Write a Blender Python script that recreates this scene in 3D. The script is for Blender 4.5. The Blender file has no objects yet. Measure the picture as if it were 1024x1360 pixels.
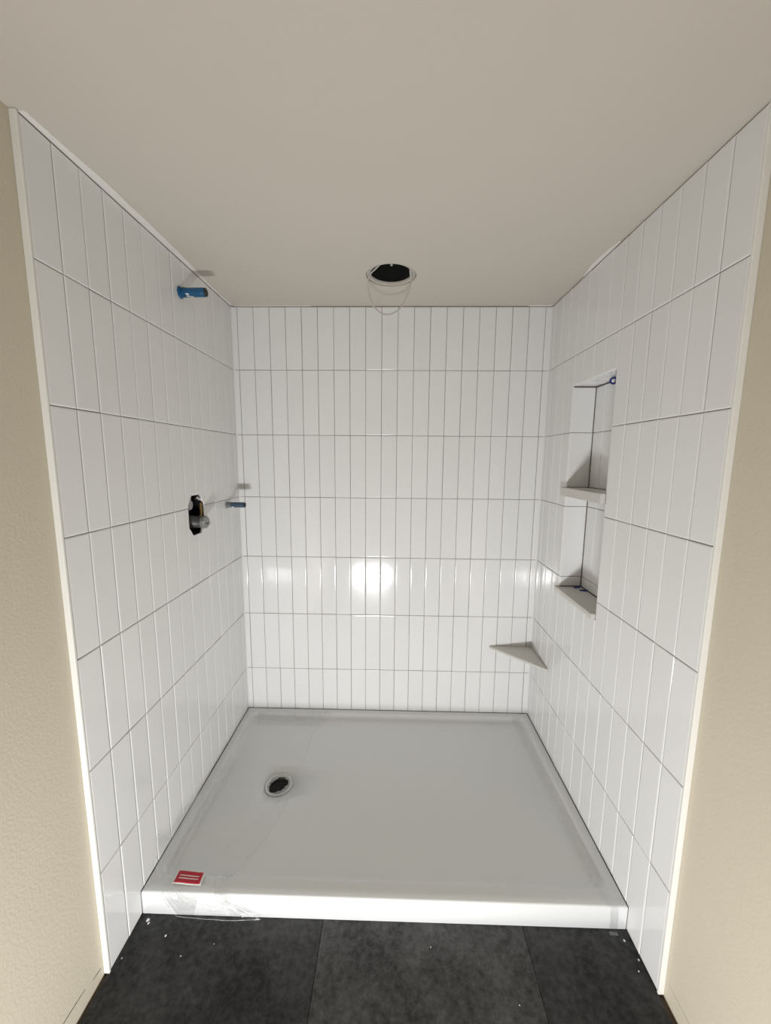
import bpy, bmesh, math, random
from mathutils import Vector, Matrix, noise
from mathutils.bvhtree import BVHTree
random.seed(7)
S = bpy.context.scene
COL = S.collection

# ------------------------------------------------------------------ camera, light, exposure
cam_d = bpy.data.cameras.new('camera')
cam = bpy.data.objects.new('camera', cam_d); COL.objects.link(cam)
cam.location = (0.7754, -1.8975, 1.4205)
cam.rotation_euler = (math.radians(82.192), math.radians(-0.448), math.radians(1.264))
cam_d.sensor_fit = 'HORIZONTAL'; cam_d.sensor_width = 36.0
cam_d.lens = 36.0 * 507.26 / 1024.0
cam_d.clip_start = 0.02
S.camera = cam

world = bpy.data.worlds.new('world'); S.world = world; world.use_nodes = True
bg = world.node_tree.nodes['Background']
bg.inputs[0].default_value = (1.0, 0.96, 0.9, 1); bg.inputs[1].default_value = 0.02

ld = bpy.data.lights.new('work_light', 'AREA')          # LED work light standing on the floor behind the photographer
ld.shape = 'RECTANGLE'; ld.size = 0.34; ld.size_y = 0.12
ld.energy = 34.0; ld.color = (0.988, 0.990, 1.0)
lo = bpy.data.objects.new('work_light', ld); COL.objects.link(lo)
lo.location = (0.57, -2.42, 0.075)
lo.rotation_euler = (math.radians(104), 0, math.radians(-4))

S.view_settings.view_transform = 'Standard'; S.view_settings.look = 'None'
S.view_settings.gamma = 1.0; S.view_settings.use_curve_mapping = False
S.view_settings.exposure = 0.0

# ------------------------------------------------------------------ dimensions (metres)
W = 1.5024                    # tile face to tile face
CP, RP = 0.0762, 0.3064       # tile pitch across and up
X0 = 0.0262                   # first upright joint of the back wall
ROWS = [1.8432 - RP * i for i in range(6)]      # level joints
FL, FR = -1.0315, -1.0335     # front ends of the tiled side walls
PZ, PY = 0.081, -0.897        # shower pan rim height, front
ND = 0.092                    # niche depth
NY0, NY1, NZ0, NZ1 = FR + 6 * CP, FR + 10 * CP, 0.869, 1.724
YB = -3.25                    # wall behind the photographer
def cz(y): return 2.131 + 0.0095 * y            # ceiling falls a little to the front
REC = 0.0022                  # joint recess
WL, WR = -0.014, W + 0.014    # painted wall faces

# ------------------------------------------------------------------ materials
def mat(name, col, rough=0.5, metal=0.0, var=0.0, vscale=8.0, bump=0.0, bscale=200.0, coat=0.0, spec=0.5, objvar=0.0):
    m = bpy.data.materials.new(name); m.use_nodes = True
    nt = m.node_tree; b = nt.nodes['Principled BSDF']
    b.inputs['Roughness'].default_value = rough; b.inputs['Metallic'].default_value = metal
    b.inputs['Coat Weight'].default_value = coat; b.inputs['Specular IOR Level'].default_value = spec
    tc = nt.nodes.new('ShaderNodeTexCoord'); geo = nt.nodes.new('ShaderNodeNewGeometry')
    n = nt.nodes.new('ShaderNodeTexNoise'); n.inputs['Scale'].default_value = vscale; n.inputs['Detail'].default_value = 5
    nt.links.new(geo.outputs['Position'], n.inputs['Vector'])
    mx = nt.nodes.new('ShaderNodeMix'); mx.data_type = 'RGBA'
    mx.inputs[6].default_value = tuple(c * (1 - var) for c in col) + (1,)
    mx.inputs[7].default_value = tuple(min(1, c * (1 + var)) for c in col) + (1,)
    nt.links.new(n.outputs['Fac'], mx.inputs[0])
    out = mx.outputs[2]
    if objvar:
        oi = nt.nodes.new('ShaderNodeObjectInfo')
        mr = nt.nodes.new('ShaderNodeMapRange'); mr.inputs[3].default_value = 1 - objvar; mr.inputs[4].default_value = 1.0
        nt.links.new(oi.outputs['Random'], mr.inputs[0])
        hs = nt.nodes.new('ShaderNodeHueSaturation')
        nt.links.new(mr.outputs[0], hs.inputs['Value']); nt.links.new(out, hs.inputs['Color']); out = hs.outputs[0]
    nt.links.new(out, b.inputs['Base Color'])
    if bump:
        n2 = nt.nodes.new('ShaderNodeTexNoise'); n2.inputs['Scale'].default_value = bscale; n2.inputs['Detail'].default_value = 3
        nt.links.new(geo.outputs['Position'], n2.inputs['Vector'])
        bp = nt.nodes.new('ShaderNodeBump'); bp.inputs['Strength'].default_value = bump; bp.inputs['Distance'].default_value = 0.002
        nt.links.new(n2.outputs['Fac'], bp.inputs['Height']); nt.links.new(bp.outputs[0], b.inputs['Normal'])
    return m
M = {}
M['tile'] = mat('tile_glaze', (0.80, 0.80, 0.795), 0.085, var=0.008, vscale=5, bump=0.04, bscale=9, objvar=0.025)
M['grout'] = mat('grout', (0.17, 0.14, 0.125), 0.9, var=0.2, vscale=30)
M['paint'] = mat('beige_wall_paint', (0.60, 0.545, 0.435), 0.62, var=0.03, vscale=3, bump=0.35, bscale=160)
M['ceil'] = mat('ceiling_paint', (0.60, 0.555, 0.49), 0.7, var=0.02, vscale=2.5, bump=0.15, bscale=120)
M['primer'] = mat('white_caulk', (0.80, 0.78, 0.74), 0.55, var=0.04, vscale=25)
M['caulk'] = mat('corner_caulk', (0.76, 0.755, 0.74), 0.4)
M['trim'] = mat('edge_trim_white', (0.82, 0.81, 0.765), 0.3, var=0.03)
M['pan'] = mat('white_acrylic', (0.76, 0.77, 0.77), 0.28, var=0.01, vscale=4)
M['stone'] = mat('pale_stone', (0.62, 0.60, 0.56), 0.35, var=0.05, vscale=60)
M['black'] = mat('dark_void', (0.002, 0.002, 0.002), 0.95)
M['blackp'] = mat('black_plastic', (0.012, 0.012, 0.012), 0.5)
M['blue'] = mat('blue_plastic', (0.010, 0.095, 0.215), 0.3, var=0.35, vscale=60)
M['dblue'] = mat('dark_blue_plastic', (0.012, 0.03, 0.20), 0.4)
M['steelblue'] = mat('blue_grey_pipe', (0.065, 0.10, 0.16), 0.35, metal=0.3, var=0.3, vscale=70)
M['chrome'] = mat('chrome', (0.62, 0.62, 0.62), 0.22, metal=1.0)
M['dullmetal'] = mat('dull_metal', (0.33, 0.33, 0.32), 0.45, metal=0.7, var=0.2, vscale=40)
M['darkmetal'] = mat('dark_metal', (0.10, 0.10, 0.10), 0.5, metal=0.5)
M['drainmetal'] = mat('drain_metal', (0.5, 0.5, 0.49), 0.3, metal=0.8)
M['brass'] = mat('brass', (0.35, 0.25, 0.11), 0.4, metal=0.8)
M['white'] = mat('white_plastic', (0.78, 0.77, 0.74), 0.4)
M['cable'] = mat('white_cable', (0.5, 0.48, 0.45), 0.45)
M['red'] = mat('red_print', (0.50, 0.012, 0.035), 0.45, var=0.06, vscale=50)
M['subfloor'] = mat('brown_subfloor', (0.10, 0.07, 0.045), 0.9, var=0.4, vscale=40)
M['crack'] = mat('torn_paper', (0.10, 0.075, 0.05), 0.9)
M['drywall'] = mat('gypsum_edge', (0.5, 0.47, 0.42), 0.8, var=0.1, vscale=40)

def plank_mat(name, lo_c, hi_c):
    m = bpy.data.materials.new(name); m.use_nodes = True
    nt = m.node_tree; b = nt.nodes['Principled BSDF']; b.inputs['Roughness'].default_value = 0.55
    b.inputs['Specular IOR Level'].default_value = 0.35
    g = nt.nodes.new('ShaderNodeNewGeometry')
    a = nt.nodes.new('ShaderNodeTexNoise'); a.inputs['Scale'].default_value = 7; a.inputs['Detail'].default_value = 9; a.inputs['Roughness'].default_value = 0.62; a.inputs['Distortion'].default_value = 0.6
    c = nt.nodes.new('ShaderNodeTexNoise'); c.inputs['Scale'].default_value = 55; c.inputs['Detail'].default_value = 6; c.inputs['Roughness'].default_value = 0.7
    v = nt.nodes.new('ShaderNodeTexNoise'); v.inputs['Scale'].default_value = 240; v.inputs['Detail'].default_value = 2
    for t in (a, c, v): nt.links.new(g.outputs['Position'], t.inputs['Vector'])
    r1 = nt.nodes.new('ShaderNodeValToRGB')
    r1.color_ramp.elements[0].position = 0.40; r1.color_ramp.elements[0].color = (*lo_c, 1)
    r1.color_ramp.elements[1].position = 0.64; r1.color_ramp.elements[1].color = (*hi_c, 1)
    mm = nt.nodes.new('ShaderNodeMath'); mm.operation = 'MULTIPLY_ADD'; mm.inputs[1].default_value = 0.55; 
    nt.links.new(c.outputs['Fac'], mm.inputs[0])
    m2 = nt.nodes.new('ShaderNodeMath'); m2.operation = 'MULTIPLY'; m2.inputs[1].default_value = 0.45
    nt.links.new(a.outputs['Fac'], m2.inputs[0]); nt.links.new(m2.outputs[0], mm.inputs[2])
    nt.links.new(mm.outputs[0], r1.inputs[0])
    # pale dust flecks
    r2 = nt.nodes.new('ShaderNodeValToRGB'); r2.color_ramp.elements[0].position = 0.69; r2.color_ramp.elements[1].position = 0.78
    r2.color_ramp.elements[0].color = (0, 0, 0, 1); r2.color_ramp.elements[1].color = (0.35, 0.35, 0.35, 1)
    nt.links.new(v.outputs['Fac'], r2.inputs[0])
    mx = nt.nodes.new('ShaderNodeMix'); mx.data_type = 'RGBA'; mx.inputs[7].default_value = (0.16, 0.16, 0.16, 1)
    nt.links.new(r2.outputs[0], mx.inputs[0]); nt.links.new(r1.outputs[0], mx.inputs[6])
    nt.links.new(mx.outputs[2], b.inputs['Base Color'])
    bp = nt.nodes.new('ShaderNodeBump'); bp.inputs['Strength'].default_value = 0.25; bp.inputs['Distance'].default_value = 0.002
    nt.links.new(c.outputs['Fac'], bp.inputs['Height']); nt.links.new(bp.outputs[0], b.inputs['Normal'])
    return m
M['plank_d'] = plank_mat('charcoal_plank', (0.008, 0.008, 0.0085), (0.062, 0.062, 0.064))
M['plank_m'] = plank_mat('grey_charcoal_plank', (0.022, 0.022, 0.0225), (0.115, 0.115, 0.116))

def film_mat(d0=0.0, d1=0.025, cap=0.05, gmin=0.02, grough=0.12):
    m = bpy.data.materials.new('clear_film'); m.use_nodes = True
    nt = m.node_tree; nt.nodes.clear()
    o = nt.nodes.new('ShaderNodeOutputMaterial')
    tr = nt.nodes.new('ShaderNodeBsdfTransparent'); tr.inputs[0].default_value = (1, 1, 1, 1)
    d1_ = nt.nodes.new('ShaderNodeBsdfDiffuse'); d1_.inputs[0].default_value = (0.85, 0.85, 0.85, 1)
    d2_ = nt.nodes.new('ShaderNodeBsdfTranslucent'); d2_.inputs[0].default_value = (0.85, 0.85, 0.85, 1)
    df = nt.nodes.new('ShaderNodeMixShader'); df.inputs[0].default_value = 0.45
    nt.links.new(d1_.outputs[0], df.inputs[1]); nt.links.new(d2_.outputs[0], df.inputs[2])
    gl = nt.nodes.new('ShaderNodeBsdfGlossy'); gl.inputs['Roughness'].default_value = grough
    fr = nt.nodes.new('ShaderNodeFresnel'); fr.inputs[0].default_value = 1.3
    lw = nt.nodes.new('ShaderNodeMath'); lw.operation = 'MINIMUM'; lw.inputs[1].default_value = cap
    mxg = nt.nodes.new('ShaderNodeMath'); mxg.operation = 'MAXIMUM'; mxg.inputs[1].default_value = gmin
    nt.links.new(fr.outputs[0], mxg.inputs[0]); nt.links.new(mxg.outputs[0], lw.inputs[0])
    g = nt.nodes.new('ShaderNodeNewGeometry')
    n = nt.nodes.new('ShaderNodeTexNoise'); n.inputs['Scale'].default_value = 22; n.inputs['Detail'].default_value = 6; n.inputs['Distortion'].default_value = 1.5
    nt.links.new(g.outputs['Position'], n.inputs['Vector'])
    mr = nt.nodes.new('ShaderNodeMapRange'); mr.inputs[1].default_value = 0.4; mr.inputs[2].default_value = 0.75; mr.inputs[3].default_value = d0; mr.inputs[4].default_value = d1
    nt.links.new(n.outputs['Fac'], mr.inputs[0])
    bp = nt.nodes.new('ShaderNodeBump'); bp.inputs['Strength'].default_value = 0.8; bp.inputs['Distance'].default_value = 0.012
    nt.links.new(n.outputs['Fac'], bp.inputs['Height'])
    for q in (gl, d1_, d2_): nt.links.new(bp.outputs[0], q.inputs['Normal'])
    a = nt.nodes.new('ShaderNodeMixShader'); b = nt.nodes.new('ShaderNodeMixShader')
    nt.links.new(mr.outputs[0], a.inputs[0]); nt.links.new(tr.outputs[0], a.inputs[1]); nt.links.new(df.outputs[0], a.inputs[2])
    nt.links.new(lw.outputs[0], b.inputs[0]); nt.links.new(a.outputs[0], b.inputs[1]); nt.links.new(gl.outputs[0], b.inputs[2])
    nt.links.new(b.outputs[0], o.inputs[0])
    return m
M['film'] = film_mat()
M['filmfold'] = film_mat(0.06, 0.06, 0.2, 0.2, 0.2)
M['filmmilky'] = film_mat(0.0, 0.04, 0.16, 0.16, 0.25)
M['filmtorn'] = film_mat(0.3, 0.55, 0.15, 0.15, 0.2)

# ------------------------------------------------------------------ helpers
def obj(name, bm, m, parent=None, smooth=False):
    me = bpy.data.meshes.new(name)
    if isinstance(bm, tuple):
        me.from_pydata(bm[0], [], bm[1])
    else:
        bm.to_mesh(me); bm.free()
    if smooth:
        for p in me.polygons: p.use_smooth = True
    me.materials.append(M[m])
    o = bpy.data.objects.new(name, me); COL.objects.link(o)
    if parent: o.parent = parent
    return o
def tag(o, label, cat, group=None):
    o['label'] = label; o['category'] = cat
    if group: o['group'] = group
    return o
def struct(o, label=None, cat=None):
    o['kind'] = 'structure'
    if label: o['label'] = label; o['category'] = cat
    return o
def empty(name, loc=(0, 0, 0)):
    o = bpy.data.objects.new(name, None); o.location = loc; o.empty_display_size = 0.05; COL.objects.link(o); return o
def part(name, bm, m, root, smooth=False):
    """world-space geometry made into a child of root"""
    o = obj(name, bm, m, root, smooth)
    o.matrix_parent_inverse = root.matrix_basis.inverted()
    return o
def box(bm, a, b):
    vs = [bm.verts.new((x, y, z)) for z in (a[2], b[2]) for y in (a[1], b[1]) for x in (a[0], b[0])]
    for f in ((0, 2, 3, 1), (4, 5, 7, 6), (0, 1, 5, 4), (1, 3, 7, 5), (3, 2, 6, 7), (2, 0, 4, 6)):
        bm.faces.new([vs[i] for i in f])
def boxes(*lst):
    bm = bmesh.new()
    for a, b in lst: box(bm, a, b)
    return bm
def bbox(a, b, bev, seg=2):
    bm = bmesh.new(); box(bm, a, b)
    bmesh.ops.bevel(bm, geom=bm.edges[:], offset=bev, segments=seg, affect='EDGES', profile=0.5)
    return bm
def tube(bm, pts, r, n=10, cap=True):
    pts = [Vector(p) for p in pts]; rings = []
    up = None
    for i, p in enumerate(pts):
        t = (pts[min(i + 1, len(pts) - 1)] - pts[max(i - 1, 0)]).normalized()
        if up is None:
            up = t.orthogonal().normalized()
        up = (up - t * up.dot(t)).normalized(); s = t.cross(up)
        rr = r[i] if isinstance(r, (list, tuple)) else r
        rings.append([bm.verts.new(p + (up * math.cos(a) + s * math.sin(a)) * rr) for a in [2 * math.pi * k / n for k in range(n)]])
    for a, b in zip(rings, rings[1:]):
        for k in range(n):
            bm.faces.new((a[k], a[(k + 1) % n], b[(k + 1) % n], b[k]))
    if cap:
        bm.faces.new(rings[0][::-1]); bm.faces.new(rings[-1])
def smoothpts(pts, n=8):
    P = [Vector(p) for p in pts]; out = []
    for i in range(len(P) - 1):
        p0, p1, p2, p3 = P[max(i - 1, 0)], P[i], P[i + 1], P[min(i + 2, len(P) - 1)]
        for k in range(n):
            t = k / n
            out.append(0.5 * ((2 * p1) + (p2 - p0) * t + (2 * p0 - 5 * p1 + 4 * p2 - p3) * t * t + (3 * p1 - p0 - 3 * p2 + p3) * t ** 3))
    out.append(P[-1]); return out
def lathe(bm, c, axis, prof, n=32):
    """prof: (radius, along axis) pairs; a zero radius closes the end"""
    c = Vector(c); ax = Vector(axis).normalized(); u = ax.orthogonal().normalized(); v = ax.cross(u); rings = []
    for r, h in prof:
        if r < 1e-6: rings.append([bm.verts.new(c + ax * h)])
        else: rings.append([bm.verts.new(c + ax * h + (u * math.cos(a) + v * math.sin(a)) * r) for a in [2 * math.pi * k / n for k in range(n)]])
    for a, b in zip(rings, rings[1:]):
        for k in range(n):
            k2 = (k + 1) % n
            if len(a) == 1 and len(b) == 1: continue
            if len(a) == 1: bm.faces.new((a[0], b[k2], b[k]))
            elif len(b) == 1: bm.faces.new((a[k], a[k2], b[0]))
            else: bm.faces.new((a[k], a[k2], b[k2], b[k]))
def inset(pts, d):
    n = len(pts); out = []
    for i in range(n):
        p0, p1, p2 = Vector(pts[i - 1]), Vector(pts[i]), Vector(pts[(i + 1) % n])
        e1 = (p1 - p0).normalized(); e2 = (p2 - p1).normalized()
        n1 = Vector((-e1.y, e1.x)); n2 = Vector((-e2.y, e2.x))
        k = 1 + n1.dot(n2)
        out.append(p1 + (n1 + n2) * (d / max(k, 0.3)))
    return out
def tile_mesh(name, pts, th=0.009, bev=0.0014):
    """counter-clockwise outline -> tile whose glazed face lies at h = 0, with a softly rounded edge"""
    loops = [(0.0, -th), (0.0, -0.0016), (0.0005, -0.0009), (0.0014, -0.00036), (0.003, -0.00008), (0.005, 0.0)]
    if min(max(p[0] for p in pts) - min(p[0] for p in pts), max(p[1] for p in pts) - min(p[1] for p in pts)) < 0.02: loops = loops[:4]
    v, f, sm = [], [], []
    n = len(pts)
    for d, h in loops:
        q = inset(pts, d) if d else [Vector(p) for p in pts]
        v += [(a.x, a.y, h) for a in q]
    for l in range(len(loops) - 1):
        for k in range(n):
            k2 = (k + 1) % n
            f.append((l * n + k, l * n + k2, (l + 1) * n + k2, (l + 1) * n + k)); sm.append(l > 0)
    f.append(tuple((len(loops) - 1) * n + k for k in range(n))); sm.append(False)
    me = bpy.data.meshes.new(name); me.from_pydata(v, [], f)
    for p, s in zip(me.polygons, sm): p.use_smooth = s
    sh = me.attributes.new('sharp_edge', 'BOOLEAN', 'EDGE')        # mitred corners: each edge keeps its own roundness
    for e in me.edges:
        a, b = e.vertices
        if abs(a - b) == n: sh.data[e.index].value = True
    me.materials.append(M['tile'])
    return me
FRAME = {'back': ((1, 0, 0), (0, 0, 1), (0, -1, 0)), 'left': ((0, 1, 0), (0, 0, 1), (1, 0, 0)), 'right': ((0, -1, 0), (0, 0, 1), (-1, 0, 0)),
         'near': ((-1, 0, 0), (0, 0, 1), (0, 1, 0)), 'top': ((0, 1, 0), (1, 0, 0), (0, 0, -1))}
CACHE = {}
GAP = 0.00085
def put_tile(parent, frame, origin, pts, tilt=0.0035):
    """pts: outline (a, b) on the wall plane through origin"""
    ca = sum(p[0] for p in pts) / len(pts); cb = sum(p[1] for p in pts) / len(pts)
    loc = [(round(p[0] - ca, 4), round(p[1] - cb, 4)) for p in pts]
    key = tuple(loc)
    if key not in CACHE: CACHE[key] = tile_mesh('tile', loc)
    o = bpy.data.objects.new('tile', CACHE[key]); COL.objects.link(o); o.parent = parent
    A, B, N = [Vector(x) for x in FRAME[frame]]
    j = lambda: random.uniform(-0.00025, 0.00025)
    pos = Vector(origin) + A * (ca + j()) + B * (cb + j()) + N * random.uniform(-0.0002, 0.0002)
    R = Matrix((A, B, N)).transposed().to_4x4()
    R = R @ Matrix.Rotation(random.gauss(0, tilt * 0.5), 4, 'X') @ Matrix.Rotation(random.gauss(0, tilt * 2.0), 4, 'Y')
    o.matrix_world = Matrix.Translation(pos) @ R
    return o
def rect(a0, a1, b0, b1, g=GAP):
    return [(a0 + g, b0 + g), (a1 - g, b0 + g), (a1 - g, b1 - g), (a0 + g, b1 - g)]

# ------------------------------------------------------------------ the room
# floor: brown subfloor with planks laid on it
floor = struct(obj('floor', boxes(((WL - 0.1, YB - 0.1, -0.05), (WR + 0.1, 0.12, -0.006))), 'subfloor'))
seams = [-0.006, 0.5705, 1.1855, W + 0.001]
for i in range(3):
    a, b = seams[i], seams[i + 1]
    for j, (y0, y1) in enumerate(((-1.75, -0.868), (-2.66, -1.752), (YB + 0.004, -2.662))):
        obj('plank', bbox((a + 0.0006, y0, -0.006), (b - 0.0006, y1, 0.0), 0.0008, 1), 'plank_m' if (i + j) % 3 == 1 else 'plank_d', floor)

# ceiling with the round cut-out for a recessed light
HC, HR = Vector((0.7565, -0.303, 0)), 0.0975
def ceil_mesh():
    x0, x1, y0, y1 = WL - 0.06, WR + 0.06, YB - 0.06, 0.08
    N = 96; v = []; f = []
    def onrect(a):
        dx, dy = math.cos(a), math.sin(a)
        t = min(((x1 if dx > 0 else x0) - HC.x) / dx if abs(dx) > 1e-9 else 9e9, ((y1 if dy > 0 else y0) - HC.y) / dy if abs(dy) > 1e-9 else 9e9)
        return HC.x + dx * t, HC.y + dy * t
    ang = sorted([2 * math.pi * k / N for k in range(N)] + [math.atan2(y - HC.y, x - HC.x) % (2 * math.pi) for x in (x0, x1) for y in (y0, y1)])
    n = len(ang)
    for a in ang: x, y = onrect(a); v.append((x, y, cz(y)))
    for a in ang: x, y = HC.x + HR * math.cos(a), HC.y + HR * math.sin(a); v.append((x, y, cz(y)))
    for a in ang: x, y = HC.x + HR * math.cos(a), HC.y + HR * math.sin(a); v.append((x, y, cz(y) + 0.014))
    for a in ang: x, y = onrect(a); v.append((x, y, cz(y) + 0.014))
    for l in range(3):
        for k in range(n):
            k2 = (k + 1) % n
            f.append((l * n + k, (l + 1) * n + k, (l + 1) * n + k2, l * n + k2))
    for k in range(n):
        k2 = (k + 1) % n; f.append((3 * n + k, k, k2, 3 * n + k2))
    return v, f
ceiling = struct(obj('ceiling', ceil_mesh(), 'ceil'))

# valve opening in the left wall: outline (y, z), and the niche opening in the right wall
VY0, VY1, VZ0, VZ1, VC = -0.480, -0.364, 1.122, 1.277, 0.034
T = 0.10
wall_left = struct(obj('wall_left', boxes(
    ((WL - T, YB, -0.006), (WL, FL - 0.004, 2.16)),
    ((WL - T, FL - 0.004, -0.006), (WL, VY0, 2.16)), ((WL - T, VY1, -0.006), (WL, 0.1, 2.16)),
    ((WL - T, VY0, -0.006), (WL, VY1, VZ0)), ((WL - T, VY0, VZ1), (WL, VY1, 2.16))), 'paint'))
wall_right = struct(obj('wall_right', boxes(
    ((WR, YB, -0.006), (WR + T, NY0, 2.16)), ((WR, NY1, -0.006), (WR + T, 0.1, 2.16)),
    ((WR, NY0, -0.006), (WR + T, NY1, NZ0 - 0.004)), ((WR, NY0, NZ1), (WR + T, NY1, 2.16)),
    ((WR + T, NY0 - 0.1, NZ0 - 0.1), (WR + T + 0.05, NY1 + 0.1, NZ1 + 0.1))), 'paint'))
wall_back = struct(obj('wall_back', boxes(((WL - T, 0.014, -0.006), (WR + T, 0.11, 2.16))), 'paint'))
wall_front = struct(obj('wall_front', boxes(((WL - T, YB - T, -0.006), (WR + T, YB, 2.16))), 'paint'))

# grout beds (what shows in the joints)
def part_of(name, bm, m, parent): return obj(name, bm, m, parent)
zt = 2.118
part_of('grout_bed', boxes(((0, REC, 0.06), (W, 0.0145, cz(0) - 0.001))), 'grout', wall_back)
part_of('grout_bed', boxes(
    ((WL - 0.0005, FL, 0.0), (-REC, VY0, zt)), ((WL - 0.0005, VY1, 0.0), (-REC, 0.0135, cz(-0.2))),
    ((WL - 0.0005, VY0, 0.0), (-REC, VY1, VZ0)), ((WL - 0.0005, VY0, VZ1), (-REC, VY1, cz(-0.45)))), 'grout', wall_left)
part_of('grout_bed', boxes(
    ((W + REC, FR, 0.0), (WR + 0.0005, NY0, zt)), ((W + REC, NY1, 0.0), (WR + 0.0005, 0.0135, cz(-0.2))),
    ((W + REC, NY0, 0.0), (WR + 0.0005, NY1, NZ0 - 0.012)), ((W + REC, NY0, NZ1), (WR + 0.0005, NY1, cz(-0.4)))), 'grout', wall_right)

# back wall tiles
def top_of(y): return cz(y) - 0.0035
levels = lambda y: [top_of(y) + 0.001] + ROWS
xs = [0.0] + [X0 + CP * i for i in range(20)] + [W]
for i in range(len(xs) - 1):
    lv = levels(0) + [PZ - 0.003]
    for k in range(len(lv) - 1):
        put_tile(wall_back, 'back', (0, 0, 0), rect(xs[i], xs[i + 1], lv[k + 1], lv[k]))

# side wall tiles; a = y on the left wall, a = -y on the right wall
def side_tiles(parent, frame, x, front, sgn, hole):
    ys = [front + CP * i for i in range(14)]
    ys = [y for y in ys if y < -0.012] + [-0.0005]
    for i in range(len(ys) - 1):
        y0, y1 = ys[i], ys[i + 1]
        lv = levels((y0 + y1) / 2)
        bot = 0.001 if y1 < PY else PZ - 0.003
        lv = lv + [bot]
        for k in range(len(lv) - 1):
            z0, z1 = lv[k + 1], lv[k]
            r = [(y0 + GAP, z0 + GAP), (y1 - GAP, z0 + GAP), (y1 - GAP, z1 - GAP), (y0 + GAP, z1 - GAP)]
            if k == len(lv) - 2 and y0 < PY - 0.004 < y1:          # notched round the pan
                c = PY + 0.004
                r = [(y0 + GAP, 0.001 + GAP), (c, 0.001 + GAP), (c, z0 + GAP), (y1 - GAP, z0 + GAP), (y1 - GAP, z1 - GAP), (y0 + GAP, z1 - GAP)]
            r = hole(r, y0, y1, z0, z1)
            if r is None: continue
            if sgn < 0: r = [(-p[0], p[1]) for p in r][::-1]
            put_tile(parent, frame, (x, 0, 0), r)
def valve_hole(r, y0, y1, z0, z1):
    if y1 < VY0 or y0 > VY1 or z1 < VZ0 or z0 > VZ1: return r
    a0, a1, b0, b1 = y0 + GAP, y1 - GAP, z0 + GAP, z1 - GAP
    lo_y = y0 < VY0; up = z1 > VZ1
    if lo_y and up:      # opening bites the lower corner on the +y side
        return [(a0, b0), (VY0, b0), (VY0, VZ1 - VC), (VY0 + VC * 0.8, VZ1), (a1, VZ1), (a1, b1), (a0, b1)]
    if lo_y:
        return [(a0, b0), (a1, b0), (a1, VZ0), (VY0 + VC * 0.8, VZ0), (VY0, VZ0 + VC), (VY0, b1), (a0, b1)]
    if up:
        return [(VY1, b0), (a1, b0), (a1, b1), (a0, b1), (a0, VZ1), (VY1 - VC * 0.8, VZ1), (VY1, VZ1 - VC)]
    return [(a0, b0), (a1, b0), (a1, b1), (VY1, b1), (VY1, VZ0 + VC), (VY1 - VC * 0.8, VZ0), (a0, VZ0)]
def niche_hole(r, y0, y1, z0, z1):
    ym = (y0 + y1) / 2
    if not (NY0 < ym < NY1) or z1 <= NZ0 + 0.001 or z0 >= NZ1 - 0.001: return r
    if z0 >= NZ0 and z1 <= NZ1: return None
    if z1 > NZ1: return [(y0 + GAP, NZ1), (y1 - GAP, NZ1), (y1 - GAP, z1 - GAP), (y0 + GAP, z1 - GAP)]
    return [(y0 + GAP, z0 + GAP), (y1 - GAP, z0 + GAP), (y1 - GAP, NZ0 - 0.012), (y0 + GAP, NZ0 - 0.012)]
side_tiles(wall_left, 'left', 0.0, FL, 1, valve_hole)
side_tiles(wall_right, 'right', W, FR, -1, niche_hole)

# niche lining
part_of('niche_lining', boxes(
    ((W + ND + 0.0022, NY0, NZ0 - 0.004), (W + ND + 0.012, NY1, NZ1 + 0.002)),
    ((W + 0.004, NY1 - 0.0003, NZ0 - 0.004), (W + ND + 0.01, NY1 + 0.004, NZ1)),
    ((W + 0.004, NY0 - 0.004, NZ0 - 0.004), (W + ND + 0.01, NY0 + 0.0003, NZ1)),
    ((W + 0.004, NY0, NZ1 - 0.0003), (W + ND + 0.01, NY1, NZ1 + 0.004))), 'grout', wall_right)
nl = [NZ1 - 0.006] + [r for r in ROWS if NZ0 < r < NZ1] + [NZ0 + 0.012]
SH0, SH1 = 1.276, 1.311            # niche shelf under and upper face
def cut_rows():
    out = []
    for k in range(len(nl) - 1):
        z1, z0 = nl[k], nl[k + 1]
        if z0 < SH0 and z1 > SH1: out += [(SH1, z1), (z0, SH0)]
        else: out.append((z0, z1))
    return out
for z0, z1 in cut_rows():
    put_tile(wall_right, 'back', (0, NY1 - 0.0030, 0), rect(W + 0.0005, W + ND - 0.0005, z0, z1))
    put_tile(wall_right, 'near', (0, NY0 + 0.0030, 0), rect(-(W + ND - 0.0005), -(W + 0.0005), z0, z1))
    for i in range(4):
        a, b = NY0 + CP * i + (0.003 if i == 0 else 0), NY0 + CP * (i + 1) - (0.003 if i == 3 else 0)
        put_tile(wall_right, 'right', (W + ND, 0, 0), rect(-b, -a, z0, z1))
for i in range(4):
    a, b = NY0 + CP * i + (0.003 if i == 0 else 0), NY0 + CP * (i + 1) - (0.003 if i == 3 else 0)
    put_tile(wall_right, 'top', (0, 0, NZ1 - 0.0030), rect(a, b, W + 0.0005, W + ND - 0.0005))

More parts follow.
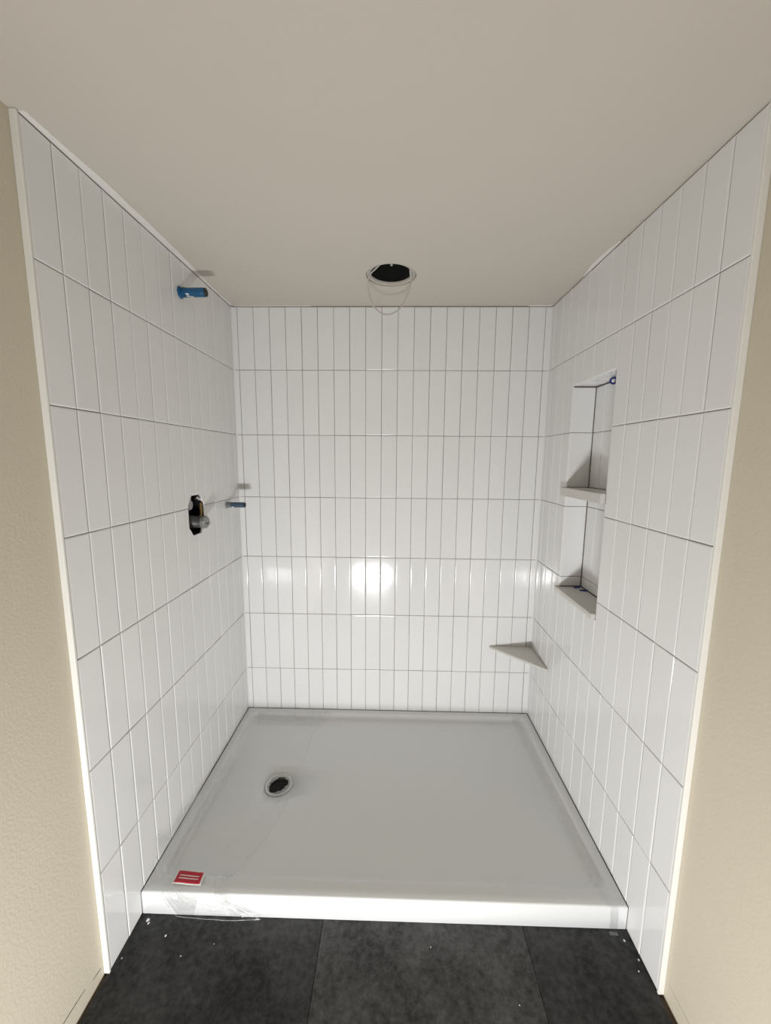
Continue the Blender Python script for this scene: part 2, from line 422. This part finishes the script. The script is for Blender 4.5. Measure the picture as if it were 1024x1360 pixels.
# edge trims at the front ends of the tile, primer strips along the ceiling
def trim(n, bm, m): return struct(obj('trim_%d' % n, bm, m))
trim(1, bbox((WL, FL - 0.0065, 0.0), (0.0012, FL - 0.0002, cz(FL) - 0.001), 0.0014), 'trim')
trim(2, bbox((W - 0.0012, FR - 0.0065, 0.0), (WR, FR - 0.0002, cz(FR) - 0.001), 0.0014), 'trim')
def strip(pts, w0):
    """thin uneven caulk strip on the ceiling; pts = (x, y, width)"""
    v, f = [], []
    for x, y, dx, dy in pts:
        for (px, py) in ((x, y), (x + dx, y + dy)):
            v.append((px, py, cz(py) - 0.0022)); v.append((px, py, cz(py) + 0.001))
    for i in range(len(pts) - 1):
        a = i * 4; b = a + 4
        f += [(a, a + 2, b + 2, b), (a + 2, a + 3, b + 3, b + 2), (a + 1, a, b, b + 1), (a + 3, a + 1, b + 1, b + 3)]
    f += [(0, 1, 3, 2), (b, b + 2, b + 3, b + 1)]
    return v, f
trim(3, strip([(0.001, FL + (abs(FL) - 0.02) * t, 0.010 + 0.016 * math.sin(math.pi * min(1, t * 1.15 + 0.1)) + random.uniform(-.0015, .0015), 0) for t in [k / 24 for k in range(25)]], 0), 'primer')
trim(4, strip([(0.02 + 0.36 * t, -0.001, 0, -0.004 - 0.002 * random.random()) for t in [k / 10 for k in range(11)]], 0), 'primer')
trim(5, strip([(1.39 + 0.105 * t, -0.001, 0, -0.008 - 0.003 * random.random()) for t in [k / 6 for k in range(7)]], 0), 'primer')
trim(6, strip([(W - 0.001, -0.30 - 0.24 * t, -0.006 - 0.012 * math.sin(math.pi * t), 0) for t in [k / 10 for k in range(11)]], 0), 'primer')

def bead(x, y, sx, sy, z0, z1, w=0.006):
    v = []; pr = [(0, 0), (w, 0), (w * 0.42, w * 0.42), (0, w)]
    for z in (z0, z1): v += [(x + sx * a, y + sy * b, z) for a, b in pr]
    return v, [(0, 1, 5, 4), (1, 2, 6, 5), (2, 3, 7, 6), (3, 0, 4, 7), (0, 3, 2, 1), (4, 5, 6, 7)]
trim(7, bead(-0.001, 0.001, 1, -1, PZ, cz(0) - 0.003), 'caulk')
trim(8, bead(W + 0.001, 0.001, -1, -1, PZ, cz(0) - 0.003), 'caulk')
# torn paper lines low on the painted walls
def crack(x, sgn, pts):
    v, f = [], []
    for y, z, h in pts:
        v += [(x, y, z), (x + sgn * 0.0008, y, z), (x + sgn * 0.0008, y, z + h), (x, y, z + h)]
    for i in range(len(pts) - 1):
        a = 4 * i; b = a + 4
        for k in range(4): f.append((a + k, a + (k + 1) % 4, b + (k + 1) % 4, b + k))
    f += [(0, 1, 2, 3), (b + 3, b + 2, b + 1, b)]
    return v, f
obj('torn_paper_line', crack(WL, 1, [(-1.046, 0.031, .0005), (-1.055, 0.032, .002), (-1.066, 0.034, .0016), (-1.075, 0.037, .0004)]), 'crack', wall_left)
obj('torn_paper_line', crack(WL, 1, [(-1.098, 0.047, .0005), (-1.12, 0.050, .0018), (-1.15, 0.053, .0022), (-1.19, 0.056, .001)]), 'crack', wall_left)
obj('torn_paper_line', crack(WR, -1, [(-1.05, 0.052, .0003), (-1.08, 0.052, .0006), (-1.12, 0.051, .0005), (-1.2, 0.05, .0003)]), 'drywall', wall_right)

# ------------------------------------------------------------------ shower pan
DC = Vector((0.3005, -0.4575)); DR = 0.056
def rrect(x0, x1, y0, y1, r, ns=14, nc=6):
    out = []
    cs = [(x1 - r, y0 + r, -90), (x1 - r, y1 - r, 0), (x0 + r, y1 - r, 90), (x0 + r, y0 + r, 180)]
    for i, (cx, cy, a0) in enumerate(cs):
        arc = [(cx + r * math.cos(math.radians(a0 + 90 * k / nc)), cy + r * math.sin(math.radians(a0 + 90 * k / nc))) for k in range(nc + 1)]
        out += arc
        nx, ny, na = cs[(i + 1) % 4]
        p = arc[-1]; q = (nx + r * math.cos(math.radians(na)), ny + r * math.sin(math.radians(na)))
        out += [(p[0] + (q[0] - p[0]) * k / ns, p[1] + (q[1] - p[1]) * k / ns) for k in range(1, ns)]
    return out
def pan_mesh():
    ox0, ox1, oy0, oy1 = 0.0008, W - 0.0008, PY, -0.0008
    ix0, ix1, iy0, iy1 = ox0 + 0.034, ox1 - 0.034, oy0 + 0.052, oy1 - 0.036
    L = []
    def outer(d, z): L.append([(x, y, z) for x, y in rrect(ox0 + d, ox1 - d, oy0 + d, oy1 - d, 0.004)])
    def inner(d, z, r): L.append([(x, y, z) for x, y in rrect(ix0 + d, ix1 - d, iy0 + d, iy1 - d, r)])
    outer(0.002, 0.0008); outer(0.0, 0.003); outer(0.0, PZ - 0.006); outer(0.0009, PZ - 0.0028); outer(0.0028, PZ - 0.0009); outer(0.006, PZ)
    inner(-0.004, PZ - 0.0002, 0.026); inner(0.0, PZ - 0.0014, 0.03); inner(0.0035, PZ - 0.0055, 0.033); inner(0.0085, PZ - 0.0155, 0.037); inner(0.0135, PZ - 0.0225, 0.041); inner(0.021, PZ - 0.0262, 0.046); inner(0.034, PZ - 0.0272, 0.05)
    base = L[-1]
    dirs = [(Vector(p[:2]) - DC) for p in base]
    for t in (0.3, 0.6, 0.82): L.append([(DC.x + d.x * (1 - t) + d.normalized().x * DR * t, DC.y + d.y * (1 - t) + d.normalized().y * DR * t, base[0][2] - 0.0056 * t) for d in dirs])
    for r, z in ((DR, 0.0480), (DR, 0.020)):
        L.append([(DC.x + d.normalized().x * r, DC.y + d.normalized().y * r, z) for d in dirs])
    v = [p for l in L for p in l]; n = len(base); f = []
    for l in range(len(L) - 1):
        for k in range(n):
            k2 = (k + 1) % n; f.append((l * n + k, l * n + k2, (l + 1) * n + k2, (l + 1) * n + k))
    f.append(tuple(range(n))[::-1]); f.append(tuple((len(L) - 1) * n + k for k in range(n)))
    return v, f
pm = pan_mesh()
pan = tag(obj('shower_pan', pm, 'pan', smooth=True), 'white acrylic shower pan with a low rim and round drain opening', 'shower pan')
bvh = BVHTree.FromPolygons([Vector(p) for p in pm[0]], pm[1])
def panz(x, y):
    h = bvh.ray_cast(Vector((x, y, 1)), Vector((0, 0, -1)))
    return h[0].z if h[0] else PZ

drain = tag(empty('shower_drain', (DC.x, DC.y, 0.02)), 'round chrome floor drain with black strainer in the shower pan', 'drain')
bm = bmesh.new(); lathe(bm, (DC.x, DC.y, 0), (0, 0, 1), [(0.0425, 0.0405), (0.0425, 0.0445), (0.045, 0.0490), (0.0525, 0.0508), (0.0575, 0.0500), (0.0588, 0.0484), (0.0552, 0.0480), (0.0552, 0.0405), (0.0425, 0.0405)], 48)
part('drain_ring', bm, 'drainmetal', drain, True)
bm = bmesh.new(); ra, rb = [], []
for k in range(60):
    a = 2 * math.pi * k / 60
    ri = 0.0365 + 0.0055 * math.cos(2 * (a - 0.9)) + 0.0022 * math.sin(5 * a) + 0.0016 * math.sin(11 * a + 1)
    ra.append(bm.verts.new((DC.x + 0.0475 * math.cos(a), DC.y + 0.0475 * math.sin(a), 0.0503)))
    rb.append(bm.verts.new((DC.x + ri * math.cos(a), DC.y + ri * math.sin(a), 0.0485 + 0.0015 * math.sin(4 * a))))
for k in range(60): bm.faces.new((ra[k], ra[(k + 1) % 60], rb[(k + 1) % 60], rb[k]))
part('torn_film_edge', bm, 'filmtorn', drain, True)
bm = bmesh.new(); lathe(bm, (DC.x, DC.y, 0), (0, 0, 1), [(0.0, 0.0305), (0.0424, 0.0305), (0.0424, 0.0345), (0.0, 0.0345)], 40)
part('strainer', bm, 'blackp', drain)
for k in range(-4, 5):
    h = math.sqrt(max(0.0423 ** 2 - (k * 0.009) ** 2, 0)) - 0.001
    part('strainer_bar', bbox((DC.x - h, DC.y + k * 0.009 - 0.0019, 0.0340), (DC.x + h, DC.y + k * 0.009 + 0.0019, 0.0385), 0.0008, 1), 'blackp', drain)

# protective film: a loose sheet over the drain side of the pan, and a strip along the opposite rim
def lerp_tab(tab, s):
    for (s0, a), (s1, b) in zip(tab, tab[1:]):
        if s <= s1:
            t = (s - s0) / (s1 - s0); t = t * t * (3 - 2 * t) if False else t
            return a + (b - a) * t
    return tab[-1][1]
def film_sheet():
    NV, NU = 130, 54
    total = 0.885 + 0.082
    XR = [(0, .47), (.06, .43), (.15, .385), (.36, .372), (.56, .356), (.64, .338), (.74, .30), (.80, .262), (.85, .252), (.885, .262), (.91, .292), (.94, .335), (total, .378)]
    XL = [(0, .016), (.70, .0045), (.80, .0045), (.84, .022), (.868, .052), (.89, .072), (.92, .086), (total, .116)]
    v, f, keep = [], [], []
    for j in range(NV + 1):
        s = total * j / NV
        xl, xr = lerp_tab(XL, s), lerp_tab(XR, s)
        xr += 0.006 * noise.noise((s * 30, 3, 1))
        for i in range(NU + 1):
            t = i / NU
            x = xl + (xr - xl) * t
            w1 = noise.noise((x * 9, s * 5, 0.3)); w2 = noise.noise((x * 26 + s * 9, s * 13, 4.1))
            wr = 0.5 + 0.5 * w1 + 0.35 * w2
            # long creases running diagonally
            cre = abs(math.sin((x * 1.2 + s * 0.55) * 24 + 2.2 * w1)); cre = max(0, 0.25 - cre) * 4
            lift = 0.0016 + 0.0028 * max(0, wr) + 0.0035 * cre * (0.5 + w1)
            if s <= 0.885:
                y = -0.010 - s; z = panz(x, y) + max(0.0014, lift)
                ear = math.exp(-((s - 0.80) / 0.055) ** 2) * 0.085 + math.exp(-((s - 0.66) / 0.07) ** 2) * 0.05 + 0.008
                z += ear * max(0, 1 - (x - 0.0045) / 0.045) ** 2 if s < 0.84 else ear * max(0, 1 - (x - xl) / 0.045) ** 2 * 0.4
                if s > 0.80: z += 0.004 * (s - 0.80) / 0.085
            else:
                d = s - 0.885
                y = -0.8955 - 0.0075 * min(1, d / 0.012) - 0.002 - 0.004 * abs(w1) - 0.002 * cre * (1 - t) - 0.005 * math.sin(t * 3.1) * d / 0.08
                z = PZ + 0.006 - d * 0.99 + (0.001 if d > 0.07 else 0)
                z = max(z, 0.002 + 0.003 * abs(w2))
            v.append((x, y, z))
    n = NU + 1
    for j in range(NV):
        for i in range(NU):
            q = (j * n + i, (j + 1) * n + i, (j + 1) * n + i + 1, j * n + i + 1)
            c = sum((Vector(v[k][:2]) for k in q), Vector((0, 0))) / 4
            d = c - DC; a = math.atan2(d.y, d.x)
            if d.length < 0.040 + 0.007 * math.sin(3 * a + 0.6) + 0.004 * math.sin(7 * a) - 0.004: continue
            f.append(q)
    return v, f
film = tag(obj('protective_film', film_sheet(), 'film', smooth=True), 'crumpled clear plastic film over the drain end of the pan, hanging over its front', 'plastic film', 'clear film pieces on the shower pan')
def film_strip():
    v, f = [], []
    NS, NU = 300, 8
    total = 0.86 + 0.09
    for j in range(NS + 1):
        s = total * j / NS
        wv = 0.004 * noise.noise((s * 12, 7, 2))
        for i in range(NU + 1):
            t = i / NU
            if s <= 0.86:
                y = -0.035 - s
                xc = 1.430 + 0.022 * min(1, s / 0.86) + wv
                x = xc + (t - 0.5) * (0.040 - 0.012 * s)
                z = panz(x, y) + 0.0020 + 0.0055 * abs(noise.noise((x * 40, s * 75, 1))) + 0.0035 * math.sin(t * math.pi)
            else:
                d = s - 0.86
                x = 1.4575 + (t - 0.5) * 0.024 + wv
                y = -0.895 - 0.007 * min(1, d / 0.01) - 0.002 - 0.002 * abs(noise.noise((x * 60, s * 40, 1)))
                z = max(PZ + 0.004 - d, 0.0015)
                if d > 0.083: y -= (d - 0.083) * 1.2
            v.append((x, y, z))
    n = NU + 1
    for j in range(NS):
        for i in range(NU): f.append((j * n + i, (j + 1) * n + i, (j + 1) * n + i + 1, j * n + i + 1))
    return v, f
tag(obj('protective_film', film_strip(), 'filmmilky', smooth=True), 'narrow clear plastic film strip along the pan rim beside the niche wall', 'plastic film', 'clear film pieces on the shower pan')

# doubled-over layers of the sheet along the rim, at the back and on the hanging flap
def layer(s0, s1, ta, tb, up, ns=170, nt=10):
    v, f = [], []
    for j in range(ns + 1):
        for i in range(nt + 1):
            s = s0 + (s1 - s0) * j / ns; k = j / ns
            a = ta(k); b = tb(k); t = a + (b - a) * i / nt
            p = film_pt(s, t); h = up * (0.5 + 2.2 * abs(noise.noise((p.x * 28, p.y * 70 + p.z * 60, 2.5)))  + 0.8 * abs(noise.noise((p.x * 60, p.y * 160, 7.5))))
            v.append((p.x, p.y - (h if s > 0.885 else 0), p.z + (0.001 if s > 0.885 else h)))
    q = nt + 1
    for j in range(ns):
        for i in range(nt): f.append((j * q + i, (j + 1) * q + i, (j + 1) * q + i + 1, j * q + i + 1))
    return obj('folded_layer', (v, f), 'filmmilky', film, True)
def film_pt(s, t):
    n = 55; fj = min(129.999, max(0, s / (0.885 + 0.082) * 130)); fi = min(53.999, max(0, t * 54)); j, i = int(fj), int(fi)
    g = lambda a, b: Vector(FV[a * n + b])
    return g(j, i).lerp(g(j, i + 1), fi - i).lerp(g(j + 1, i).lerp(g(j + 1, i + 1), fi - i), fj - j)
FV = film_sheet()[0]
layer(0.33, 0.84, lambda k: 0.01, lambda k: 0.17 + 0.02 * math.sin(7 * k), 0.0022)
layer(0.012, 0.085, lambda k: 0.12, lambda k: 0.97, 0.0022, 26, 60)
layer(0.80, 0.955, lambda k: 0.90 - 0.08 * k, lambda k: 0.99, 0.002, 50, 8)
layer(0.895, 0.955, lambda k: 0.05, lambda k: 0.55 - 0.3 * k, 0.0014, 24, 24)
# rolled edges and fold lines of the sheet
def film_xy(s, t):
    n = 55; j = min(130, round(s / (0.885 + 0.082) * 130)); i = min(54, max(0, round(t * 54)))
    return Vector(FV[j * n + i])
FV = film_sheet()[0]
def fold(path, r, name='fold'):
    pts = [film_xy(s, t) + Vector((0, -0.0006 if s > 0.89 else 0, 0.0012)) for s, t in path]
    q = [pts[0]]
    for p in pts[1:]:
        if (p - q[-1]).length > 0.004: q.append(p)
    bm = bmesh.new(); tube(bm, smoothpts(q, 3), r, 6)
    return obj(name, bm, 'filmfold', film, True)
TT = 0.885 + 0.082
L_ = lambda a, b, n: [(a[0] + (b[0] - a[0]) * k / n, a[1] + (b[1] - a[1]) * k / n) for k in range(n + 1)]
fold(L_((0.02, 1), (TT, 1), 40), 0.0009, 'hem')
fold(L_((0.78, 0), (TT, 0), 12), 0.0010, 'hem')
fold(L_((TT, 0), (TT, 1), 20), 0.0010, 'hem')
fold(L_((0.845, 0.10), (0.925, 0.35), 8) + L_((0.93, 0.42), (0.955, 0.98), 10), 0.0007)
fold(L_((0.83, 0.86), (0.90, 0.84), 6) + L_((0.905, 0.86), (0.955, 0.96), 6), 0.0008)
fold(L_((0.03, 0.55), (0.10, 0.9), 8), 0.0007)
fold(L_((0.05, 0.10), (0.06, 0.65), 10), 0.0007)
fold(L_((0.40, 0.08), (0.78, 0.05), 16), 0.0008)
fold(L_((0.44, 0.14), (0.80, 0.20), 16), 0.0006)
fold(L_((0.50, 0.93), (0.76, 0.55), 16), 0.0005)
# red sticker on the film
fb = BVHTree.FromPolygons([Vector(p) for p in film_sheet()[0]], film_sheet()[1])
def topz(x, y):
    h = fb.ray_cast(Vector((x, y, 1)), Vector((0, 0, -1))); return h[0].z if h[0] else panz(x, y) + 0.004
def patch(a0, a1, b0, b1, up, th=0.0004, n=10):
    """patch on the sticker in its own (0..1, 0..1) frame, following a soft wave"""
    P00, P10, P01, P11 = Vector((0.086, -0.8765)), Vector((0.181, -0.879)), Vector((0.0862, -0.834)), Vector((0.1785, -0.838))
    zmax = max(topz(*(P00 + (P11 - P00) * k / 8)) for k in range(9)); zmax = max(zmax, max(topz(*(P10 + (P01 - P10) * k / 8)) for k in range(9)))
    v, f = [], []
    for j in range(n + 1):
        for i in range(n + 1):
            s, t = a0 + (a1 - a0) * i / n, b0 + (b1 - b0) * j / n
            p = (P00 * (1 - s) + P10 * s) * (1 - t) + (P01 * (1 - s) + P11 * s) * t
            z = zmax + 0.0008 + 0.0010 * math.sin(s * 5.5 + 0.6) + up
            v.append((p.x, p.y, z))
    m = len(v); v += [(x, y, z - th) for x, y, z in v]
    q = n + 1
    for j in range(n):
        for i in range(n):
            a = j * q + i
            f.append((a, a + 1, a + 1 + q, a + q)); f.append((m + a, m + a + q, m + a + 1 + q, m + a + 1))
    for i in range(n):
        f.append((i, m + i, m + i + 1, i + 1)); a = n * q + i; f.append((a, a + 1, m + a + 1, m + a))
        a = i * q; f.append((a, a + q, m + a + q, m + a)); a = i * q + n; f.append((a, m + a, m + a + q, a + q))
    return v, f
st = tag(empty('warning_sticker', (0.125, -0.845, 0.085)), 'small red sticker with white border on the clear film', 'sticker')
part('sticker_backing', patch(0, 1, 0, 1, 0), 'white', st, True)
rp = part('red_panel', patch(0.06, 0.94, 0.09, 0.91, 0.0004), 'red', st, True)
for row, (b0, b1) in enumerate(((0.56, 0.63), (0.37, 0.44))):      # two lines of print too small to read
    a = 0.16
    while a < 0.84:
        w = random.uniform(0.03, 0.085)
        part('print_line', patch(a, min(a + w, 0.88), b0, b1, 0.0007, 0.0002, 2), 'white', st); a += w + 0.014

# ------------------------------------------------------------------ stone shelves
def slab(name, outline, z0, z1, label, m='stone', bev=0.0015):
    bm = bmesh.new()
    vs = [bm.verts.new((x, y, z0)) for x, y in outline]
    f = bm.faces.new(vs)
    r = bmesh.ops.extrude_face_region(bm, geom=[f])
    bmesh.ops.translate(bm, vec=(0, 0, z1 - z0), verts=[e for e in r['geom'] if isinstance(e, bmesh.types.BMVert)])
    bmesh.ops.recalc_face_normals(bm, faces=bm.faces[:])
    bmesh.ops.bevel(bm, geom=bm.edges[:], offset=bev, segments=2, affect='EDGES')
    return tag(obj(name, bm, m), label, 'shelf')
PRO, HORN = 0.018, 0.016
def niche_outline(pro, horn):
    return [(W + ND - 0.001, NY1 - 0.0032), (W - 0.0012, NY1 - 0.0032), (W - 0.0012, NY1 + horn), (W - pro, NY1 + horn),
            (W - pro, NY0 - 0.001), (W - 0.0012, NY0 - 0.001), (W - 0.0012, NY0 + 0.0032), (W + ND - 0.001, NY0 + 0.0032)]
slab('niche_shelf', niche_outline(PRO, HORN), SH0, SH1, 'thick pale stone shelf halfway up the wall niche')
slab('niche_shelf', niche_outline(0.016, 0.016), NZ0 - 0.010, NZ0 + 0.010, 'pale stone sill at the bottom of the wall niche')
slab('corner_shelf', [(W - 0.0012, -0.0012), (1.284, -0.0012), (1.286, -0.010), (W - 0.010, -0.219), (W - 0.0012, -0.221)], 0.448, 0.460, 'triangular pale stone shelf across the tiled corner above the pan')

# ------------------------------------------------------------------ plumbing on the valve wall
def pipe(name, y, z, L, r, mcol, mbase, lab):
    root = tag(empty(name, (0, y, z)), lab, 'pipe')
    bm = bmesh.new(); lathe(bm, (0, y, z), (1, 0, 0), [(r * 0.9, -0.02), (r * 0.9, 0.018), (r, 0.02), (r, L - 0.003), (r * 0.94, L), (r * 0.78, L), (r * 0.78, L - 0.014), (0, L - 0.014)], 28)
    part('tube', bm, mcol, root, True).data.polygons.foreach_set('use_smooth', [True] * len(root.children[0].data.polygons))
    bm = bmesh.new(); lathe(bm, (0, y, z), (1, 0, 0), [(r * 0.93, L - 0.002), (r * 0.93, L + 0.003), (r * 0.8, L + 0.0045), (0, L + 0.0045)], 24)
    part('pipe_end', bm, 'blackp', root)
    bm = bmesh.new(); lathe(bm, (0, y, z), (1, 0, 0), [(r * 0.9, 0.0005), (r * 1.4, 0.0005), (r * 1.4, 0.003), (r * 1.12, 0.006), (r * 0.9, 0.007)], 8)
    part('base_flange', bm, mbase, root)
    bm = bmesh.new()
    for k in range(4): lathe(bm, (0.009 + 0.0035 * k, y, z), (1, 0, 0), [(r * 0.88, 0), (r * 1.08, 0.0008), (r * 1.08, 0.0016), (r * 0.88, 0.0024)], 24)
    part('thread', bm, mbase, root, True)
    bm = bmesh.new()
    for k in range(3):
        a0 = math.radians(-150 + 40 * k); xs0 = 0.026 + 0.012 * k
        for q in range(2):
            vs = []
            for (xx, aa) in ((0, 0), (0.012, 0.05), (0.011, 0.35), (0.001, 0.3)):
                vs.append(bm.verts.new((xs0 + xx, y + (r + 0.0004) * math.cos(a0 + aa + q * .5), z + (r + 0.0004) * math.sin(a0 + aa + q * .5))))
            bm.faces.new(vs)
    part('label_and_highlight', bm, 'white', root)  # white patches: label on the grey stub, painted highlights on the blue one
    return root
pipe('pipe_stub', -0.447, 2.010, 0.092, 0.0155, 'blue', 'blue', 'bright blue capped pipe stub on the tiled wall close under the ceiling')
pipe('pipe_stub', -0.151, 1.207, 0.083, 0.0125, 'steelblue', 'dullmetal', 'blue-grey capped pipe stub with a metal collar below the valve top, beside the wall corner')

# valve in its opening
val = tag(empty('shower_valve', (-0.05, -0.42, 1.2)), 'bare shower mixing valve set in a black opening in the tile', 'valve')
yc = (VY0 + VY1) / 2
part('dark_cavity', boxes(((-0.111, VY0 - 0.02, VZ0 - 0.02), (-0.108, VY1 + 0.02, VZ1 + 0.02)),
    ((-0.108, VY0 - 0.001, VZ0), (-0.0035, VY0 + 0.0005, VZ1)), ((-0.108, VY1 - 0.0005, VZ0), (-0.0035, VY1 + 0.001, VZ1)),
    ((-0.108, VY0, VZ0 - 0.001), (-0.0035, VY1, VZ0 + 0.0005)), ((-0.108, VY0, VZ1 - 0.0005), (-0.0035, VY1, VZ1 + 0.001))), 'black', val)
bm = bmesh.new(); lathe(bm, (-0.05, -0.418, 1.170), (1, 0, 0), [(0, -0.03), (0.026, -0.03), (0.026, 0.03), (0.023, 0.032), (0.023, 0.074)], 28)
part('cartridge', bm, 'darkmetal', val, True)
bm = bmesh.new(); lathe(bm, (-0.05, -0.418, 1.170), (1, 0, 0), [(0.023, 0.068), (0.026, 0.070), (0.026, 0.082), (0.022, 0.087), (0.010, 0.088), (0, 0.088)], 12)
part('cartridge_nut', bm, 'dullmetal', val)
bm = bmesh.new(); lathe(bm, (0.037, -0.418, 1.164), (1, 0, 0), [(0, 0), (0.004, 0), (0.004, 0.014), (0.003, 0.016), (0, 0.016)], 14)
part('stem', bm, 'chrome', val, True)
bm = bmesh.new(); lathe(bm, (-0.035, -0.452, 1.241), (1, 0, 0), [(0, -0.02), (0.019, -0.02), (0.0215, -0.016), (0.0215, 0.024), (0.018, 0.028), (0.006, 0.029), (0, 0.026)], 24)
part('stop_cap', bm, 'dullmetal', val, True)
bm = bmesh.new(); tube(bm, [(-0.05, -0.378, 1.12), (-0.02, -0.376, 1.16), (-0.008, -0.375, 1.20), (-0.008, -0.376, 1.242)], 0.0055, 10)
part('copper_line', bm, 'brass', val, True)
part('valve_body', bbox((-0.10, -0.465, 1.15), (-0.045, -0.385, 1.255), 0.008), 'blackp', val)
for k, (yy, zz) in enumerate(((-0.462, 1.272), (-0.408, 1.268), (-0.395, 1.262))):
    bm = bmesh.new(); lathe(bm, (-0.012, yy, zz - 0.004), (1, 0, 0), [(0, 0), (0.0065, 0), (0.0065, 0.009), (0.004, 0.013), (0, 0.013)], 8)
    part('screw', bm, 'chrome' if k else 'dullmetal', val)

# ------------------------------------------------------------------ recessed light rough-in with its cable
hz = cz(HC.y)
can = tag(empty('recessed_light_housing', (HC.x, HC.y, hz)), 'empty round recessed light housing in the ceiling, black inside', 'light housing')
bm = bmesh.new(); lathe(bm, (HC.x, HC.y, hz), (0, 0, 1), [(0.0955, 0.010), (0.0955, 0.0035), (0.088, 0.0025), (0.082, 0.0045), (0.080, 0.0095), (0.080, 0.016), (0.0955, 0.016), (0.0955, 0.010)], 56)
part('rim_ring', bm, 'drywall', can, True)
bm = bmesh.new(); lathe(bm, (HC.x, HC.y, hz), (0, 0, 1), [(0.0795, 0.012), (0.079, 0.15), (0, 0.15), (0, 0.153), (0.083, 0.153), (0.083, 0.017), (0.0795, 0.012)], 48)
part('can', bm, 'black', can, True)
bm = bmesh.new()
tube(bm, smoothpts([(0.735, -0.35, hz + 0.06), (0.722, -0.390, hz + 0.008), (0.700, -0.368, hz - 0.004), (0.678, -0.338, hz - 0.010), (0.667, -0.315, hz - 0.04), (0.688, -0.29, hz - 0.105), (0.735, -0.28, hz - 0.134), (0.787, -0.28, hz - 0.116), (0.822, -0.295, hz - 0.065), (0.835, -0.31, hz - 0.018), (0.828, -0.325, hz + 0.02), (0.80, -0.34, hz + 0.09)]), 0.0028, 8)
part('cable', bm, 'cable', can, True)
bm = bmesh.new(); tube(bm, smoothpts([(0.835, -0.305, hz - 0.012), (0.8315, -0.322, hz + 0.002), (0.828, -0.335, hz + 0.025), (0.818, -0.34, hz + 0.07)]), 0.0045, 8)
part('cable', bm, 'cable', can, True)
bm = bmesh.new(); tube(bm, smoothpts([(0.752, -0.36, hz + 0.10), (0.756, -0.372, hz + 0.03), (0.759, -0.366, hz + 0.006)]), 0.0045, 8)
part('wire_end', bm, 'cable', can, True)

# ------------------------------------------------------------------ small blue spacers in the niche
rk = tag(empty('spacer_knob', (1.560, -0.458, 1.7075)), 'round blue spacer with white centre under the niche top', 'spacer')
ax = Vector((-0.62, -0.78, 0.02))
bm = bmesh.new(); lathe(bm, (1.560, -0.458, 1.7075), ax, [(0.006, -0.003), (0.0132, -0.003), (0.0135, 0.002), (0.0105, 0.005), (0.0075, 0.004), (0.006, -0.003)], 24)
part('ring', bm, 'dblue', rk, True)
bm = bmesh.new(); lathe(bm, (1.560, -0.458, 1.7075), ax, [(0, -0.003), (0.0068, -0.003), (0.0068, 0.0025), (0.004, 0.0045), (0, 0.0045)], 20)
part('centre_peg', bm, 'white', rk, True)
def wedge(x, y, rz, label):
    v = []; f = []
    L, Wd, h0, h1, zb = 0.026, 0.011, 0.002, 0.0075, NZ0 + 0.0103
    c, s = math.cos(rz), math.sin(rz)
    prof = [(-L / 2, 0), (L / 2, 0), (L / 2, h1), (L * 0.22, h1 * 0.9), (L * 0.18, h1 * 0.62), (-L / 2, h0)]
    for w in (-Wd / 2, Wd / 2):
        for a, h in prof: v.append((x + a * c - w * s, y + a * s + w * c, zb + h))
    n = len(prof)
    for k in range(n): f.append((k, (k + 1) % n, n + (k + 1) % n, n + k))
    f += [tuple(range(n))[::-1], tuple(range(n, 2 * n))]
    tag(obj('tile_wedge', (v, f), 'dblue'), label, 'wedge', 'blue wedges on the niche sill')
wedge(1.569, -0.291, 0.3, 'small dark blue plastic wedge on the niche sill against its end tile')
wedge(1.577, -0.330, -0.25, 'small dark blue plastic wedge on the niche sill against its rear tile')

# ------------------------------------------------------------------ plaster crumbs on the dark floor
def crumb(x, y, r):
    bm = bmesh.new(); bmesh.ops.create_icosphere(bm, subdivisions=1, radius=r)
    for v in bm.verts:
        v.co *= random.uniform(0.65, 1.15); v.co.z *= 0.45
    lowest = min(v.co.z for v in bm.verts)
    bmesh.ops.translate(bm, vec=(x, y, -lowest), verts=bm.verts[:])
    tag(obj('plaster_crumb', bm, 'white'), 'tiny white plaster crumb on the dark floor ' + ('near the pipe wall' if x < 0.4 else 'near the niche wall' if x > 1.4 else 'out from the shower pan'), 'crumb', 'plaster crumbs on the dark floor')
for x, y, r in ((0.030, -0.914, .006), (0.036, -0.921, .004), (0.106, -0.950, .0035), (0.177, -0.995, .0022), (0.012, -1.005, .0022), (1.479, -0.925, .0035), (1.494, -0.968, .003), (1.479, -0.993, .0025), (0.899, -0.955, .002), (1.121, -1.07, .002), (0.26, -0.965, .0015)):
    crumb(x, y, r)
